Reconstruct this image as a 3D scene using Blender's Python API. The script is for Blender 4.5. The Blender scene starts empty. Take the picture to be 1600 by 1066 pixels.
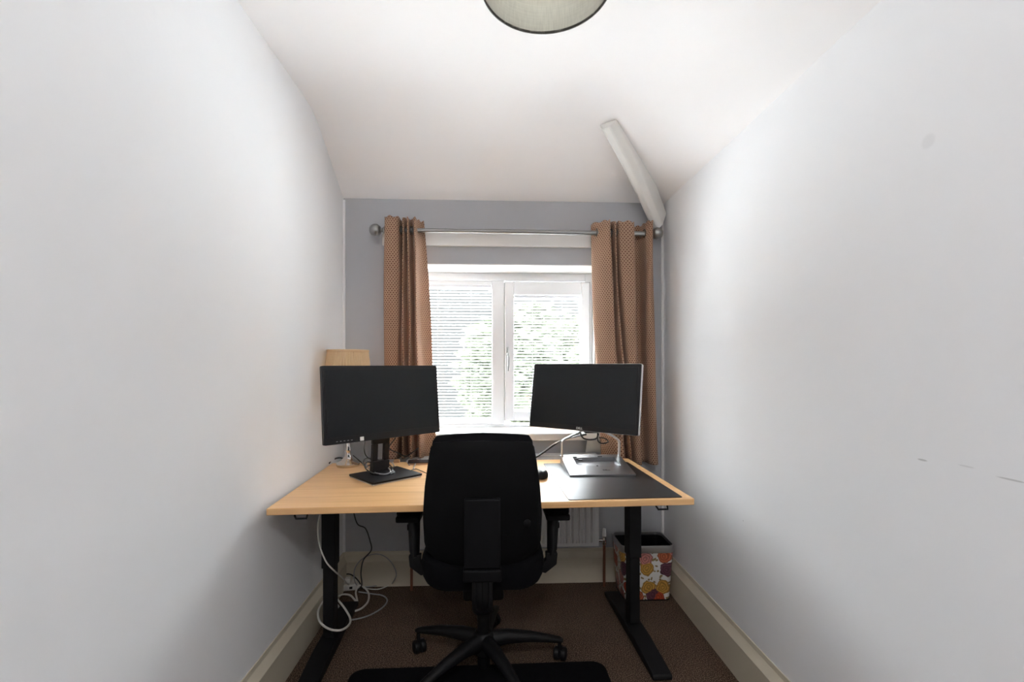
import bpy, bmesh, math, random
from mathutils import Vector, Matrix
random.seed(7)
PI = math.pi
S = bpy.context.scene
C = S.collection

# ------------------------------------------------------------ camera, world, light, exposure
F_PX = 730.0
YAW = math.radians(2.51)
HC = 1.26
HORIZON = 570.0
cam_d = bpy.data.cameras.new('camera')
cam = bpy.data.objects.new('camera', cam_d)
C.objects.link(cam)
cam.location = (0, 0, HC)
cam.rotation_euler = (PI / 2, 0, -YAW)
cam_d.sensor_width = 36
cam_d.lens = F_PX / 1600 * 36
cam_d.shift_y = (HORIZON - 533) / 1600
cam_d.clip_start = 0.02
S.camera = cam

S.view_settings.view_transform = 'Standard'
S.view_settings.look = 'None'
S.view_settings.gamma = 1
S.view_settings.use_curve_mapping = False
S.view_settings.exposure = 0.33
S.cycles.max_bounces = 12
S.cycles.diffuse_bounces = 8
S.cycles.transmission_bounces = 8
S.cycles.transparent_max_bounces = 12
S.cycles.use_denoising = True
S.cycles.sample_clamp_indirect = 20

SKY = 30.0
w = bpy.data.worlds.new('world')
S.world = w
w.use_nodes = True
bg = w.node_tree.nodes['Background']
bg.inputs['Color'].default_value = (0.94, 0.965, 1.0, 1)
# overcast sky: the zenith brighter than the horizon
wn = w.node_tree
wt = wn.nodes.new('ShaderNodeTexCoord')
ws = wn.nodes.new('ShaderNodeSeparateXYZ')
wm = wn.nodes.new('ShaderNodeMapRange')
wm.inputs[1].default_value = 0.19      # dim band along the horizon, added so the blind slats show
wm.inputs[2].default_value = 0.8
wm.inputs[3].default_value = 0.50
wm.inputs[4].default_value = SKY * 4.0
wn.links.new(wt.outputs['Generated'], ws.inputs[0])
wn.links.new(ws.outputs[2], wm.inputs[0])
# below the horizon: added glow that lights the ceiling, no ground is built
LOW_GLOW = 72.0
wg = wn.nodes.new('ShaderNodeMapRange')
wg.inputs[1].default_value = -0.60
wg.inputs[2].default_value = -0.14
wg.inputs[3].default_value = LOW_GLOW
wg.inputs[4].default_value = 0.0
wa = wn.nodes.new('ShaderNodeMath')
wn.links.new(ws.outputs[2], wg.inputs[0])
wn.links.new(wm.outputs[0], wa.inputs[0]); wn.links.new(wg.outputs[0], wa.inputs[1])
wn.links.new(wa.outputs[0], bg.inputs['Strength'])

po_d = bpy.data.lights.new('window_portal', 'AREA')
po = bpy.data.objects.new('window_portal', po_d)
C.objects.link(po)
po_d.shape = 'RECTANGLE'
po_d.size = 1.3
po_d.size_y = 1.1
po_d.cycles.is_portal = True
po.location = (0.03, 3.03, 1.35)
po.rotation_euler = (-PI / 2, 0, 0)

la_d = bpy.data.lights.new('ceiling_lamp', 'AREA')  # added fill lamp behind the camera, brightens the near walls
la = bpy.data.objects.new('ceiling_lamp', la_d)
C.objects.link(la)
la_d.shape = 'DISK'
la_d.size = 0.5
la_d.energy = 22
la_d.color = (1, 0.985, 0.97)
la.location = (0.08, -0.55, 2.40)
la.rotation_euler = (math.radians(20), 0, 0)


def at(px, py, Y):
    """point of the plane y = Y that photo pixel (px, py) shows"""
    u = (px - 800) / F_PX
    v = (HORIZON - py) / F_PX
    dx = math.sin(YAW) + u * math.cos(YAW)
    dy = math.cos(YAW) - u * math.sin(YAW)
    t = Y / dy
    return Vector((dx * t, Y, HC + v * t))


def ld(l, d, z=0):
    """lateral and depth from the camera to room coordinates"""
    return Vector((d * math.sin(YAW) + l * math.cos(YAW), d * math.cos(YAW) - l * math.sin(YAW), z))


# ------------------------------------------------------------ materials
def mat(name, col, rough=0.6, metal=0.0, noise=None, bump=None, spec=0.5, sheen=0, trans=0, emis=None):
    m = bpy.data.materials.new(name)
    m.use_nodes = True
    nt = m.node_tree
    b = nt.nodes['Principled BSDF']
    b.inputs['Base Color'].default_value = (*col, 1)
    b.inputs['Roughness'].default_value = rough
    b.inputs['Metallic'].default_value = metal
    b.inputs['Specular IOR Level'].default_value = spec
    if sheen:
        b.inputs['Sheen Weight'].default_value = sheen
    if trans:
        b.inputs['Transmission Weight'].default_value = trans
    tc = nt.nodes.new('ShaderNodeTexCoord')
    if noise:
        sc, amt = noise
        n = nt.nodes.new('ShaderNodeTexNoise')
        n.inputs['Scale'].default_value = sc
        n.inputs['Detail'].default_value = 4
        nt.links.new(tc.outputs['Object'], n.inputs['Vector'])
        r = nt.nodes.new('ShaderNodeValToRGB')
        r.color_ramp.elements[0].position = 0.3
        r.color_ramp.elements[1].position = 0.7
        r.color_ramp.elements[0].color = (*[c * (1 - amt) for c in col], 1)
        r.color_ramp.elements[1].color = (*[min(1, c * (1 + amt)) for c in col], 1)
        nt.links.new(n.outputs['Fac'], r.inputs['Fac'])
        nt.links.new(r.outputs['Color'], b.inputs['Base Color'])
    if bump:
        sc, st, di = bump
        n = nt.nodes.new('ShaderNodeTexNoise')
        n.inputs['Scale'].default_value = sc
        n.inputs['Detail'].default_value = 3
        nt.links.new(tc.outputs['Object'], n.inputs['Vector'])
        bp = nt.nodes.new('ShaderNodeBump')
        bp.inputs['Strength'].default_value = st
        bp.inputs['Distance'].default_value = di
        nt.links.new(n.outputs['Fac'], bp.inputs['Height'])
        nt.links.new(bp.outputs['Normal'], b.inputs['Normal'])
    return m


M = {}
M['wall'] = mat('painted_plaster', (0.82, 0.825, 0.84), 0.75, bump=(14, 0.12, 0.01), noise=(1.2, 0.012), spec=0.3)
M['wall_back'] = mat('grey_plaster', (0.46, 0.465, 0.49), 0.8, bump=(14, 0.12, 0.01), noise=(2, 0.02), spec=0.25)
M['ceiling'] = mat('ceiling_paint', (0.93, 0.912, 0.912), 0.85, bump=(9, 0.12, 0.01), spec=0.2)
M['white'] = mat('white_paint', (0.82, 0.81, 0.79), 0.45)
M['upvc'] = mat('white_plastic_frame', (0.70, 0.70, 0.72), 0.35)
M['cream'] = mat('cream_gloss', (0.60, 0.54, 0.43), 0.35)
M['beam'] = mat('beam_paint', (0.80, 0.79, 0.76), 0.5, bump=(8, 0.3, 0.01))
M['black'] = mat('black_plastic', (0.004, 0.004, 0.005), 0.5, spec=0.3)
M['blackm'] = mat('black_powder_coat', (0.004, 0.004, 0.005), 0.6, spec=0.3, bump=(400, 0.1, 0.001))
M['blackf'] = mat('black_fabric', (0.002, 0.002, 0.003), 0.95, bump=(500, 0.3, 0.001), spec=0.15)
M['screen'] = mat('matt_screen', (0.006, 0.007, 0.009), 0.3, spec=0.33)
M['bezel'] = mat('bezel_plastic', (0.008, 0.008, 0.009), 0.42, spec=0.35)
M['silver'] = mat('satin_silver', (0.55, 0.55, 0.56), 0.35, metal=0.9)
M['steel'] = mat('brushed_nickel', (0.36, 0.36, 0.35), 0.28, metal=1)
M['chrome'] = mat('chrome', (0.7, 0.68, 0.66), 0.12, metal=1)
M['copper'] = mat('old_copper', (0.30, 0.13, 0.08), 0.45, metal=0.7)
M['rad'] = mat('radiator_enamel', (0.74, 0.74, 0.74), 0.35)
M['rubber'] = mat('cable_rubber', (0.015, 0.015, 0.015), 0.4)
M['wcable'] = mat('white_cable', (0.60, 0.58, 0.54), 0.45)
M['gcable'] = mat('grey_cable', (0.30, 0.30, 0.31), 0.35)
M['mat'] = mat('foam_mat', (0.003, 0.003, 0.004), 0.9, spec=0.1, bump=(200, 0.2, 0.002))
M['lining'] = mat('curtain_lining', (0.62, 0.60, 0.55), 0.9)
M['hem'] = mat('dark_grey_hem', (0.12, 0.11, 0.10), 0.7)
M['tan'] = mat('tan_board', (0.45, 0.28, 0.16), 0.5)
M['sticker'] = mat('white_sticker', (0.7, 0.7, 0.7), 0.6)
M['grass'] = mat('lawn', (0.10, 0.16, 0.05), 0.9, noise=(3, 0.3))
M['paving'] = mat('pale_paving', (0.72, 0.71, 0.70), 0.9, noise=(1, 0.1))
M['bark'] = mat('bark', (0.12, 0.09, 0.06), 0.9)


def nodes(m):
    return m.node_tree, m.node_tree.nodes['Principled BSDF']


def ramp(nt, stops, interp='LINEAR'):
    r = nt.nodes.new('ShaderNodeValToRGB')
    r.color_ramp.interpolation = interp
    e = r.color_ramp.elements
    while len(e) < len(stops):
        e.new(0.5)
    for i, (p, c) in enumerate(stops):
        e[i].position = p
        e[i].color = (*c, 1)
    return r


# carpet
m = mat('brown_carpet', (0.10, 0.07, 0.055), 1.0, spec=0.05)
nt, b = nodes(m)
tc = nt.nodes.new('ShaderNodeTexCoord')
n = nt.nodes.new('ShaderNodeTexNoise'); n.inputs['Scale'].default_value = 230; n.inputs['Detail'].default_value = 3
n2 = nt.nodes.new('ShaderNodeTexNoise'); n2.inputs['Scale'].default_value = 5; n2.inputs['Detail'].default_value = 3
nt.links.new(tc.outputs['Object'], n.inputs['Vector']); nt.links.new(tc.outputs['Object'], n2.inputs['Vector'])
r = ramp(nt, [(0.35, (0.030, 0.018, 0.012)), (0.5, (0.095, 0.063, 0.045)), (0.66, (0.29, 0.205, 0.15))])
nt.links.new(n.outputs['Fac'], r.inputs['Fac'])
mx = nt.nodes.new('ShaderNodeMix'); mx.data_type = 'RGBA'; mx.blend_type = 'MULTIPLY'; mx.inputs[0].default_value = 0.35
nt.links.new(r.outputs['Color'], mx.inputs[6]); nt.links.new(n2.outputs['Fac'], mx.inputs[7])
nt.links.new(mx.outputs[2], b.inputs['Base Color'])
bp = nt.nodes.new('ShaderNodeBump'); bp.inputs['Strength'].default_value = 0.6; bp.inputs['Distance'].default_value = 0.004
nt.links.new(n.outputs['Fac'], bp.inputs['Height']); nt.links.new(bp.outputs['Normal'], b.inputs['Normal'])
M['carpet'] = m

# oak desktop
m = mat('oak_laminate', (0.6, 0.4, 0.2), 0.32, spec=0.5)
nt, b = nodes(m)
tc = nt.nodes.new('ShaderNodeTexCoord')
mp = nt.nodes.new('ShaderNodeMapping'); mp.inputs['Scale'].default_value = (1.6, 34, 34)
nt.links.new(tc.outputs['Object'], mp.inputs['Vector'])
n = nt.nodes.new('ShaderNodeTexNoise'); n.inputs['Scale'].default_value = 1.3; n.inputs['Detail'].default_value = 6; n.inputs['Distortion'].default_value = 0.6
nt.links.new(mp.outputs['Vector'], n.inputs['Vector'])
r = ramp(nt, [(0.25, (0.60, 0.34, 0.145)), (0.5, (0.74, 0.44, 0.20)), (0.8, (0.84, 0.54, 0.27))])
nt.links.new(n.outputs['Fac'], r.inputs['Fac']); nt.links.new(r.outputs['Color'], b.inputs['Base Color'])
M['oak'] = m

# desk pad leather
m = mat('black_leather', (0.012, 0.012, 0.014), 0.36, spec=0.5, bump=(180, 0.12, 0.0006), noise=(6, 0.25))
M['leather'] = m


# curtain weave: staggered dark dots on a tan basket weave
def curtain_mat():
    m = mat('dotted_weave', (0.5, 0.3, 0.2), 0.9, spec=0.1, sheen=0.15)
    nt, b = nodes(m)
    tc = nt.nodes.new('ShaderNodeTexCoord')
    sp = nt.nodes.new('ShaderNodeSeparateXYZ')
    nt.links.new(tc.outputs['UV'], sp.inputs[0])

    def mth(op, a, bb=None, c=None):
        n = nt.nodes.new('ShaderNodeMath'); n.operation = op
        for i, v in enumerate((a, bb, c)):
            if v is None: continue
            if isinstance(v, (int, float)): n.inputs[i].default_value = v
            else: nt.links.new(v, n.inputs[i])
        return n.outputs[0]
    PX, PZ = 0.0135, 0.0105
    v = mth('DIVIDE', sp.outputs[1], PZ)
    row = mth('FLOOR', v)
    odd = mth('MODULO', row, 2.0)
    u = mth('ADD', mth('DIVIDE', sp.outputs[0], PX), mth('MULTIPLY', odd, 0.5))
    fu = mth('SUBTRACT', mth('FRACT', u), 0.5)
    fv = mth('SUBTRACT', mth('FRACT', v), 0.5)
    du = mth('MULTIPLY', fu, 1.25)
    d = mth('SQRT', mth('ADD', mth('MULTIPLY', du, du), mth('MULTIPLY', fv, fv)))
    dot = mth('SUBTRACT', 1.0, mth('SMOOTH_MIN', mth('MULTIPLY', mth('MAXIMUM', mth('SUBTRACT', d, 0.27), 0), 12.0), 1.0, 0.1))
    mx = nt.nodes.new('ShaderNodeMix'); mx.data_type = 'RGBA'
    nt.links.new(dot, mx.inputs[0])
    mx.inputs[6].default_value = (0.46, 0.30, 0.205, 1)
    mx.inputs[7].default_value = (0.09, 0.022, 0.016, 1)
    nt.links.new(mx.outputs[2], b.inputs['Base Color'])
    bp = nt.nodes.new('ShaderNodeBump'); bp.inputs['Strength'].default_value = 0.5; bp.inputs['Distance'].default_value = 0.0015
    nt.links.new(d, bp.inputs['Height']); nt.links.new(bp.outputs['Normal'], b.inputs['Normal'])
    # a little daylight comes through the cloth
    tr = nt.nodes.new('ShaderNodeBsdfTranslucent')
    tr.inputs['Color'].default_value = (0.55, 0.33, 0.22, 1)
    ms = nt.nodes.new('ShaderNodeMixShader'); ms.inputs[0].default_value = 0.16
    out = nt.nodes['Material Output']
    nt.links.new(b.outputs[0], ms.inputs[1]); nt.links.new(tr.outputs[0], ms.inputs[2]); nt.links.new(ms.outputs[0], out.inputs['Surface'])
    return m


M['curtain'] = curtain_mat()


def translucent(name, col, fac, tcol, linen=None):
    m = mat(name, col, 0.85, spec=0.1)
    nt, b = nodes(m)
    tr = nt.nodes.new('ShaderNodeBsdfTranslucent')
    tr.inputs['Color'].default_value = (*tcol, 1)
    if linen:
        tc = nt.nodes.new('ShaderNodeTexCoord')
        mp = nt.nodes.new('ShaderNodeMapping'); mp.inputs['Scale'].default_value = linen
        nt.links.new(tc.outputs['UV'], mp.inputs['Vector'])
        n = nt.nodes.new('ShaderNodeTexNoise'); n.inputs['Scale'].default_value = 1; n.inputs['Detail'].default_value = 4
        nt.links.new(mp.outputs['Vector'], n.inputs['Vector'])
        mp2 = nt.nodes.new('ShaderNodeMapping'); mp2.inputs['Scale'].default_value = (linen[1], linen[0] * 0.4, 1)
        nt.links.new(tc.outputs['UV'], mp2.inputs['Vector'])
        n3 = nt.nodes.new('ShaderNodeTexNoise'); n3.inputs['Scale'].default_value = 1; n3.inputs['Detail'].default_value = 4
        nt.links.new(mp2.outputs['Vector'], n3.inputs['Vector'])
        ad = nt.nodes.new('ShaderNodeMath'); ad.operation = 'ADD'
        nt.links.new(n.outputs['Fac'], ad.inputs[0]); nt.links.new(n3.outputs['Fac'], ad.inputs[1])
        r = ramp(nt, [(0.35, tuple(c * 0.8 for c in tcol)), (0.7, tcol)])
        hv = nt.nodes.new('ShaderNodeMath'); hv.operation = 'MULTIPLY'; hv.inputs[1].default_value = 0.5
        nt.links.new(ad.outputs[0], hv.inputs[0]); nt.links.new(hv.outputs[0], r.inputs['Fac'])
        nt.links.new(r.outputs['Color'], tr.inputs['Color'])
        r2 = ramp(nt, [(0.35, tuple(c * 0.8 for c in col)), (0.7, col)])
        nt.links.new(hv.outputs[0], r2.inputs['Fac']); nt.links.new(r2.outputs['Color'], b.inputs['Base Color'])
    ms = nt.nodes.new('ShaderNodeMixShader'); ms.inputs[0].default_value = fac
    nt.links.new(b.outputs[0], ms.inputs[1]); nt.links.new(tr.outputs[0], ms.inputs[2])
    nt.links.new(ms.outputs[0], nt.nodes['Material Output'].inputs['Surface'])
    return m


M['shade'] = translucent('pleated_cream_shade', (0.76, 0.60, 0.40), 0.5, (0.90, 0.70, 0.45))
M['linen'] = translucent('sage_linen', (0.74, 0.73, 0.68), 0.65, (0.92, 0.90, 0.83), linen=(260, 5, 1))
M['slat'] = mat('white_slat', (0.80, 0.80, 0.81), 0.45)
M['leaf'] = translucent('leaves', (0.042, 0.048, 0.034), 0.2, (0.045, 0.052, 0.035))

# glass
m = bpy.data.materials.new('window_glass'); m.use_nodes = True
nt = m.node_tree; nt.nodes.remove(nt.nodes['Principled BSDF'])
tp = nt.nodes.new('ShaderNodeBsdfTransparent'); tp.inputs[0].default_value = (0.96, 0.98, 0.97, 1)
gl = nt.nodes.new('ShaderNodeBsdfGlossy'); gl.inputs['Roughness'].default_value = 0.02
fr = nt.nodes.new('ShaderNodeMixShader'); fr.inputs[0].default_value = 0.04
nt.links.new(tp.outputs[0], fr.inputs[1]); nt.links.new(gl.outputs[0], fr.inputs[2]); nt.links.new(fr.outputs[0], nt.nodes['Material Output'].inputs['Surface'])
M['glass'] = m


# ------------------------------------------------------------ mesh helpers
def link(name, me, m, parent=None, smooth=False, bevel=0, bseg=2, loc=None, rot=None):
    o = bpy.data.objects.new(name, me)
    C.objects.link(o)
    if m is not None and not me.materials:
        me.materials.append(M[m] if isinstance(m, str) else m)
    if parent is not None: o.parent = parent
    if loc is not None: o.location = loc
    if rot is not None: o.rotation_euler = rot
    if bevel:
        bv = o.modifiers.new('bevel', 'BEVEL'); bv.width = bevel; bv.segments = bseg; bv.limit_method = 'ANGLE'; bv.angle_limit = math.radians(35)
        smooth = True
    if smooth:
        for p in me.polygons: p.use_smooth = True
        if bevel or smooth == 'auto':
            me.set_sharp_from_angle(angle=math.radians(40)) if hasattr(me, 'set_sharp_from_angle') else None
    return o


def from_bm(name, bm, m, parent=None, **k):
    me = bpy.data.meshes.new(name)
    bmesh.ops.recalc_face_normals(bm, faces=bm.faces)
    bm.to_mesh(me); bm.free()
    return link(name, me, m, parent, **k)


def box_into(bm, a, b, mtx=None):
    vs = [bm.verts.new((x, y, z)) for z in (a[2], b[2]) for y in (a[1], b[1]) for x in (a[0], b[0])]
    for f in ((0, 2, 3, 1), (4, 5, 7, 6), (0, 1, 5, 4), (2, 6, 7, 3), (0, 4, 6, 2), (1, 3, 7, 5)):
        bm.faces.new([vs[i] for i in f])
    if mtx is not None:
        bmesh.ops.transform(bm, matrix=mtx, verts=vs)
    return vs


def box(name, a, b, m, parent=None, **k):
    bm = bmesh.new(); box_into(bm, a, b)
    return from_bm(name, bm, m, parent, **k)


def boxes(name, lst, m, parent=None, **k):
    bm = bmesh.new()
    for t in lst: box_into(bm, *t)
    return from_bm(name, bm, m, parent, **k)


def loft_into(bm, rings, closed=True, cap=True):
    R = [[bm.verts.new(p) for p in r] for r in rings]
    n = len(R[0])
    for a, b in zip(R, R[1:]):
        for i in range(n if closed else n - 1):
            j = (i + 1) % n
            bm.faces.new((a[i], a[j], b[j], b[i]))
    if cap and closed:
        bm.faces.new(R[0]); bm.faces.new(R[-1])
    return R


def loft(name, rings, m, parent=None, closed=True, cap=True, **k):
    bm = bmesh.new(); loft_into(bm, rings, closed, cap)
    k.setdefault('smooth', 'auto')
    return from_bm(name, bm, m, parent, **k)


def lathe(name, prof, m, parent=None, n=32, center=(0, 0, 0), cap=True, flute=None, **k):
    rings = []
    for r, z in prof:
        rg = []
        for i in range(n):
            a = 2 * PI * i / n
            rr = r * (1 + (flute if (flute and i % 2) else 0))
            rg.append((center[0] + rr * math.cos(a), center[1] + rr * math.sin(a), center[2] + z))
        rings.append(rg)
    return loft(name, rings, m, parent, cap=cap, **k)


def cat(pts, sub=8, closed=False):
    pts = [Vector(p) for p in pts]
    if len(pts) < 3: return pts
    P = [pts[0] * 2 - pts[1]] + pts + [pts[-1] * 2 - pts[-2]]
    out = []
    for i in range(1, len(P) - 2):
        p0, p1, p2, p3 = P[i - 1:i + 3]
        for s in range(sub):
            t = s / sub
            out.append(0.5 * ((2 * p1) + (p2 - p0) * t + (2 * p0 - 5 * p1 + 4 * p2 - p3) * t * t + (3 * p1 - p0 - 3 * p2 + p3) * t ** 3))
    out.append(pts[-1].copy())
    return out


def tube_into(bm, pts, r, n=8, flat=None):
    """r: radius, list of radii or (w, h) for a flat bar"""
    pts = [Vector(p) for p in pts]
    N = len(pts)
    up = None
    rings = []
    for i, p in enumerate(pts):
        t = (pts[min(i + 1, N - 1)] - pts[max(i - 1, 0)]).normalized()
        if up is None:
            up = Vector((0, 0, 1)) if abs(t.z) < 0.9 else Vector((0, 1, 0))
            if flat is not None: up = Vector(flat)
        if flat is not None: up = Vector(flat)
        s = t.cross(up).normalized(); u = s.cross(t).normalized()
        if flat is None: up = u
        rr = r[i] if isinstance(r, list) else r
        ra, rb = rr if isinstance(rr, tuple) else (rr, rr)
        if n == 4:
            rings.append([p + s * ra * a + u * rb * c for a, c in ((1, 1), (-1, 1), (-1, -1), (1, -1))])
        else:
            rings.append([p + s * math.cos(2 * PI * k / n) * ra + u * math.sin(2 * PI * k / n) * rb for k in range(n)])
    loft_into(bm, rings)


def tube(name, pts, r, m, parent=None, n=8, sub=8, flat=None, **k):
    bm = bmesh.new()
    tube_into(bm, cat(pts, sub) if sub > 1 else pts, r, n, flat)
    k.setdefault('smooth', 'auto')
    return from_bm(name, bm, m, parent, **k)


def rrect(w, h, r, n=5):
    """rounded rectangle outline, half sizes w h"""
    out = []
    for cx, cy, a0 in ((w - r, h - r, 0), (-w + r, h - r, 90), (-w + r, -h + r, 180), (w - r, -h + r, 270)):
        for i in range(n + 1):
            a = math.radians(a0 + 90 * i / n)
            out.append((cx + r * math.cos(a), cy + r * math.sin(a)))
    return out


def slab(name, w, h, r, z0, z1, m, parent=None, **k):
    o = rrect(w, h, r)
    return loft(name, [[(x, y, z0) for x, y in o], [(x, y, z1) for x, y in o]], m, parent, **k)


def tag(o, label, cat_, group=None, kind=None):
    o['label'] = label; o['category'] = cat_
    if group: o['group'] = group
    if kind: o['kind'] = kind
    return o


def thing(name, label, cat_, loc=(0, 0, 0), rz=0, group=None, rot=None):
    o = bpy.data.objects.new(name, None); C.objects.link(o)
    o.empty_display_size = 0.1
    o.location = loc; o.rotation_euler = rot if rot else (0, 0, rz)
    return tag(o, label, cat_, group)


def struct(o, label=None, cat_=None):
    o['kind'] = 'structure'
    if label: o['label'] = label; o['category'] = cat_ or o.name.split('_')[0]
    return o


def text(name, s, size, m, parent, loc, rot=(PI / 2, 0, 0)):
    cu = bpy.data.curves.new(name, 'FONT'); cu.body = s; cu.size = size; cu.extrude = 0.0004
    cu.align_x = 'CENTER'; cu.align_y = 'CENTER'
    tmp = bpy.data.objects.new('tmp', cu); C.objects.link(tmp)
    bpy.context.view_layer.update()
    me = bpy.data.meshes.new_from_object(tmp.evaluated_get(bpy.context.evaluated_depsgraph_get()))
    bpy.data.objects.remove(tmp); bpy.data.curves.remove(cu)
    me.name = name; me.materials.clear()
    return link(name, me, m, parent, loc=loc, rot=rot)


# right wall: same paint with a few old scuffs and one faint round stain
wr = M['wall'].copy(); wr.name = 'painted_plaster_scuffed'
nt, b = nodes(wr)
src = b.inputs['Base Color'].links[0].from_socket
geo = nt.nodes.new('ShaderNodeTexCoord')
cur = src
for px_, py_, ry_, rz_, dk_ in ((1450, 221, 0.018, 0.018, 0.10), (1440, 719, 0.013, 0.0025, 0.45), (1508, 729, 0.018, 0.002, 0.2), (1578, 750, 0.028, 0.002, 0.4), (1160, 814, 0.003, 0.003, 0.5)):
    u_ = (px_ - 800) / F_PX
    t_ = 1.008 / (math.sin(YAW) + u_ * math.cos(YAW))
    c_y = (math.cos(YAW) - u_ * math.sin(YAW)) * t_; c_z = HC + (HORIZON - py_) / F_PX * t_
    mp__ = nt.nodes.new('ShaderNodeMapping')
    mp__.inputs['Location'].default_value = (0, -c_y / ry_, -c_z / rz_); mp__.inputs['Scale'].default_value = (0, 1 / ry_, 1 / rz_)
    nt.links.new(geo.outputs['Object'], mp__.inputs['Vector'])
    ln = nt.nodes.new('ShaderNodeVectorMath'); ln.operation = 'LENGTH'; nt.links.new(mp__.outputs[0], ln.inputs[0])
    mr = nt.nodes.new('ShaderNodeMapRange'); mr.inputs[1].default_value = 0.7; mr.inputs[2].default_value = 1.1; mr.inputs[3].default_value = dk_; mr.inputs[4].default_value = 0
    nt.links.new(ln.outputs['Value'], mr.inputs[0])
    mx_ = nt.nodes.new('ShaderNodeMix'); mx_.data_type = 'RGBA'; mx_.inputs[7].default_value = (0.25, 0.24, 0.24, 1)
    nt.links.new(mr.outputs[0], mx_.inputs[0]); nt.links.new(cur, mx_.inputs[6]); cur = mx_.outputs[2]
nt.links.new(cur, b.inputs['Base Color'])
M['wall_scuffed'] = wr

# ------------------------------------------------------------ room shell
XL, XR, YB, YF = -0.845, 1.008, 2.71, -1.0
ZC = 2.46
struct(box('floor', (XL - 0.1, -2.4, -0.1), (XR + 0.1, YB + 0.2, 0), 'carpet'), 'dark brown short pile carpet over the room floor', 'floor')


def ceil_z(x, y):
    a = ZC + 0.012 * max(0, min(1, (0.2 - x)))
    b = 2.207 + (YB - y) * 0.60
    c = 2.20 + (XR - x) * 0.60
    r = 0.022
    mn = min(a, b, c)
    return mn - r * math.log(math.exp(-(a - mn) / r) + math.exp(-(b - mn) / r) + math.exp(-(c - mn) / r)) + 0.004


def wall_grid(name, fn, us, vs, m, thick):
    """a plastered wall as a gently uneven grid with real thickness outward"""
    bm = bmesh.new()
    V = [[bm.verts.new(fn(u, v, 0)) for v in vs] for u in us]
    W = [[bm.verts.new(fn(u, v, thick)) for v in vs] for u in us]
    for i in range(len(us) - 1):
        for j in range(len(vs) - 1):
            bm.faces.new((V[i][j], V[i + 1][j], V[i + 1][j + 1], V[i][j + 1]))
            bm.faces.new((W[i][j], W[i][j + 1], W[i + 1][j + 1], W[i + 1][j]))
    for i in range(len(us) - 1):
        bm.faces.new((V[i][0], W[i][0], W[i + 1][0], V[i + 1][0])); bm.faces.new((V[i][-1], V[i + 1][-1], W[i + 1][-1], W[i][-1]))
    for j in range(len(vs) - 1):
        bm.faces.new((V[0][j], V[0][j + 1], W[0][j + 1], W[0][j])); bm.faces.new((V[-1][j], W[-1][j], W[-1][j + 1], V[-1][j + 1]))
    return from_bm(name, bm, m, smooth='auto')


def lin(a, b, n): return [a + (b - a) * i / n for i in range(n + 1)]


struct(wall_grid('ceiling', lambda x, y, t: (x, y, ceil_z(x, y) + t), lin(XL - 0.02, XR + 0.02, 60), lin(YF, YB + 0.02, 110), 'ceiling', 0.12),
       'white ceiling sloping down to the back and right walls', 'ceiling')


def bump_l(y, z): return 0.004 * math.sin(y * 2.1 + 0.4) * math.sin(z * 1.7)


struct(wall_grid('wall_left', lambda y, z, t: (XL - abs(bump_l(y, z)) - t, y, z), lin(YF, YB + 0.05, 40), lin(0, 2.6, 30), 'wall', 0.12),
       'pale grey plaster wall on the left', 'wall')
struct(wall_grid('wall_right', lambda y, z, t: (XR + abs(bump_l(y, z)) + t, y, z), lin(YF, YB + 0.05, 40), lin(0, 2.6, 30), 'wall_scuffed', 0.12),
       'pale grey plaster wall on the right', 'wall')

# window opening in the back wall
WX0, WX1 = at(622, 500, YB).x, at(940, 500, YB).x
WZ0, WZ1 = 0.85, at(800, 413, YB).z
YW = 2.935           # face of the window frame
YO = 3.03            # outside face of the wall
struct(boxes('wall_back', [((XL, YB, 0), (WX0, YO, 2.6)), ((WX1, YB, 0), (XR, YO, 2.6)), ((WX0, YB, 0), (WX1, YO, WZ0)), ((WX0, YB, WZ1), (WX1, YO, 2.6))], 'wall_back'),
       'mid grey plaster wall holding the window', 'wall')
# reveal lining, painted white
struct(boxes('trim_1', [((WX0, YB + 0.002, WZ1 - 0.006), (WX1, YO, WZ1)), ((WX0, YB + 0.002, WZ0), (WX0 + 0.006, YO, WZ1)), ((WX1 - 0.006, YB + 0.002, WZ0), (WX1, YO, WZ1))], 'white'),
       'white painted lining of the window recess', 'trim')
struct(box('trim_2', (WX0 - 0.035, YB - 0.055, WZ0 - 0.025), (WX1 + 0.035, YW + 0.02, WZ0 + 0.018), 'white', bevel=0.008), 'white window board under the window', 'window sill')

# rear wall with a doorway, landing beyond (never in the picture)
struct(boxes('wall_rear', [((XL, YF - 0.1, 0), (-0.42, YF, 2.6)), ((0.5, YF - 0.1, 0), (XR, YF, 2.6)), ((-0.42, YF - 0.1, 2.1), (0.5, YF, 2.6))], 'wall'), 'pale grey wall behind the camera with a doorway', 'wall')
struct(boxes('wall_landing', [((XL - 0.1, -2.4, 0), (XL, YF - 0.1, 2.6)), ((XR, -2.4, 0), (XR + 0.1, YF - 0.1, 2.6)), ((XL - 0.1, -2.5, 0), (XR + 0.1, -2.4, 2.6)), ((XL - 0.1, -2.5, 2.5), (XR + 0.1, YF - 0.1, 2.6))], 'wall'), 'pale landing walls beyond the doorway', 'wall')


# skirting with a stepped top
def skirting(name, p0, p1, inward, label):
    p0, p1, n = Vector(p0), Vector(p1), Vector(inward)
    prof = [(0, 0), (0.030, 0), (0.030, 0.142), (0.009, 0.172), (0.007, 0.190), (0, 0.190)]
    rings = [[tuple(p + n * a + Vector((0, 0, h))) for a, h in prof] for p in (p0, p1)]
    return struct(loft(name, rings, 'cream', smooth=False), label, 'skirting board')


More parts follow.
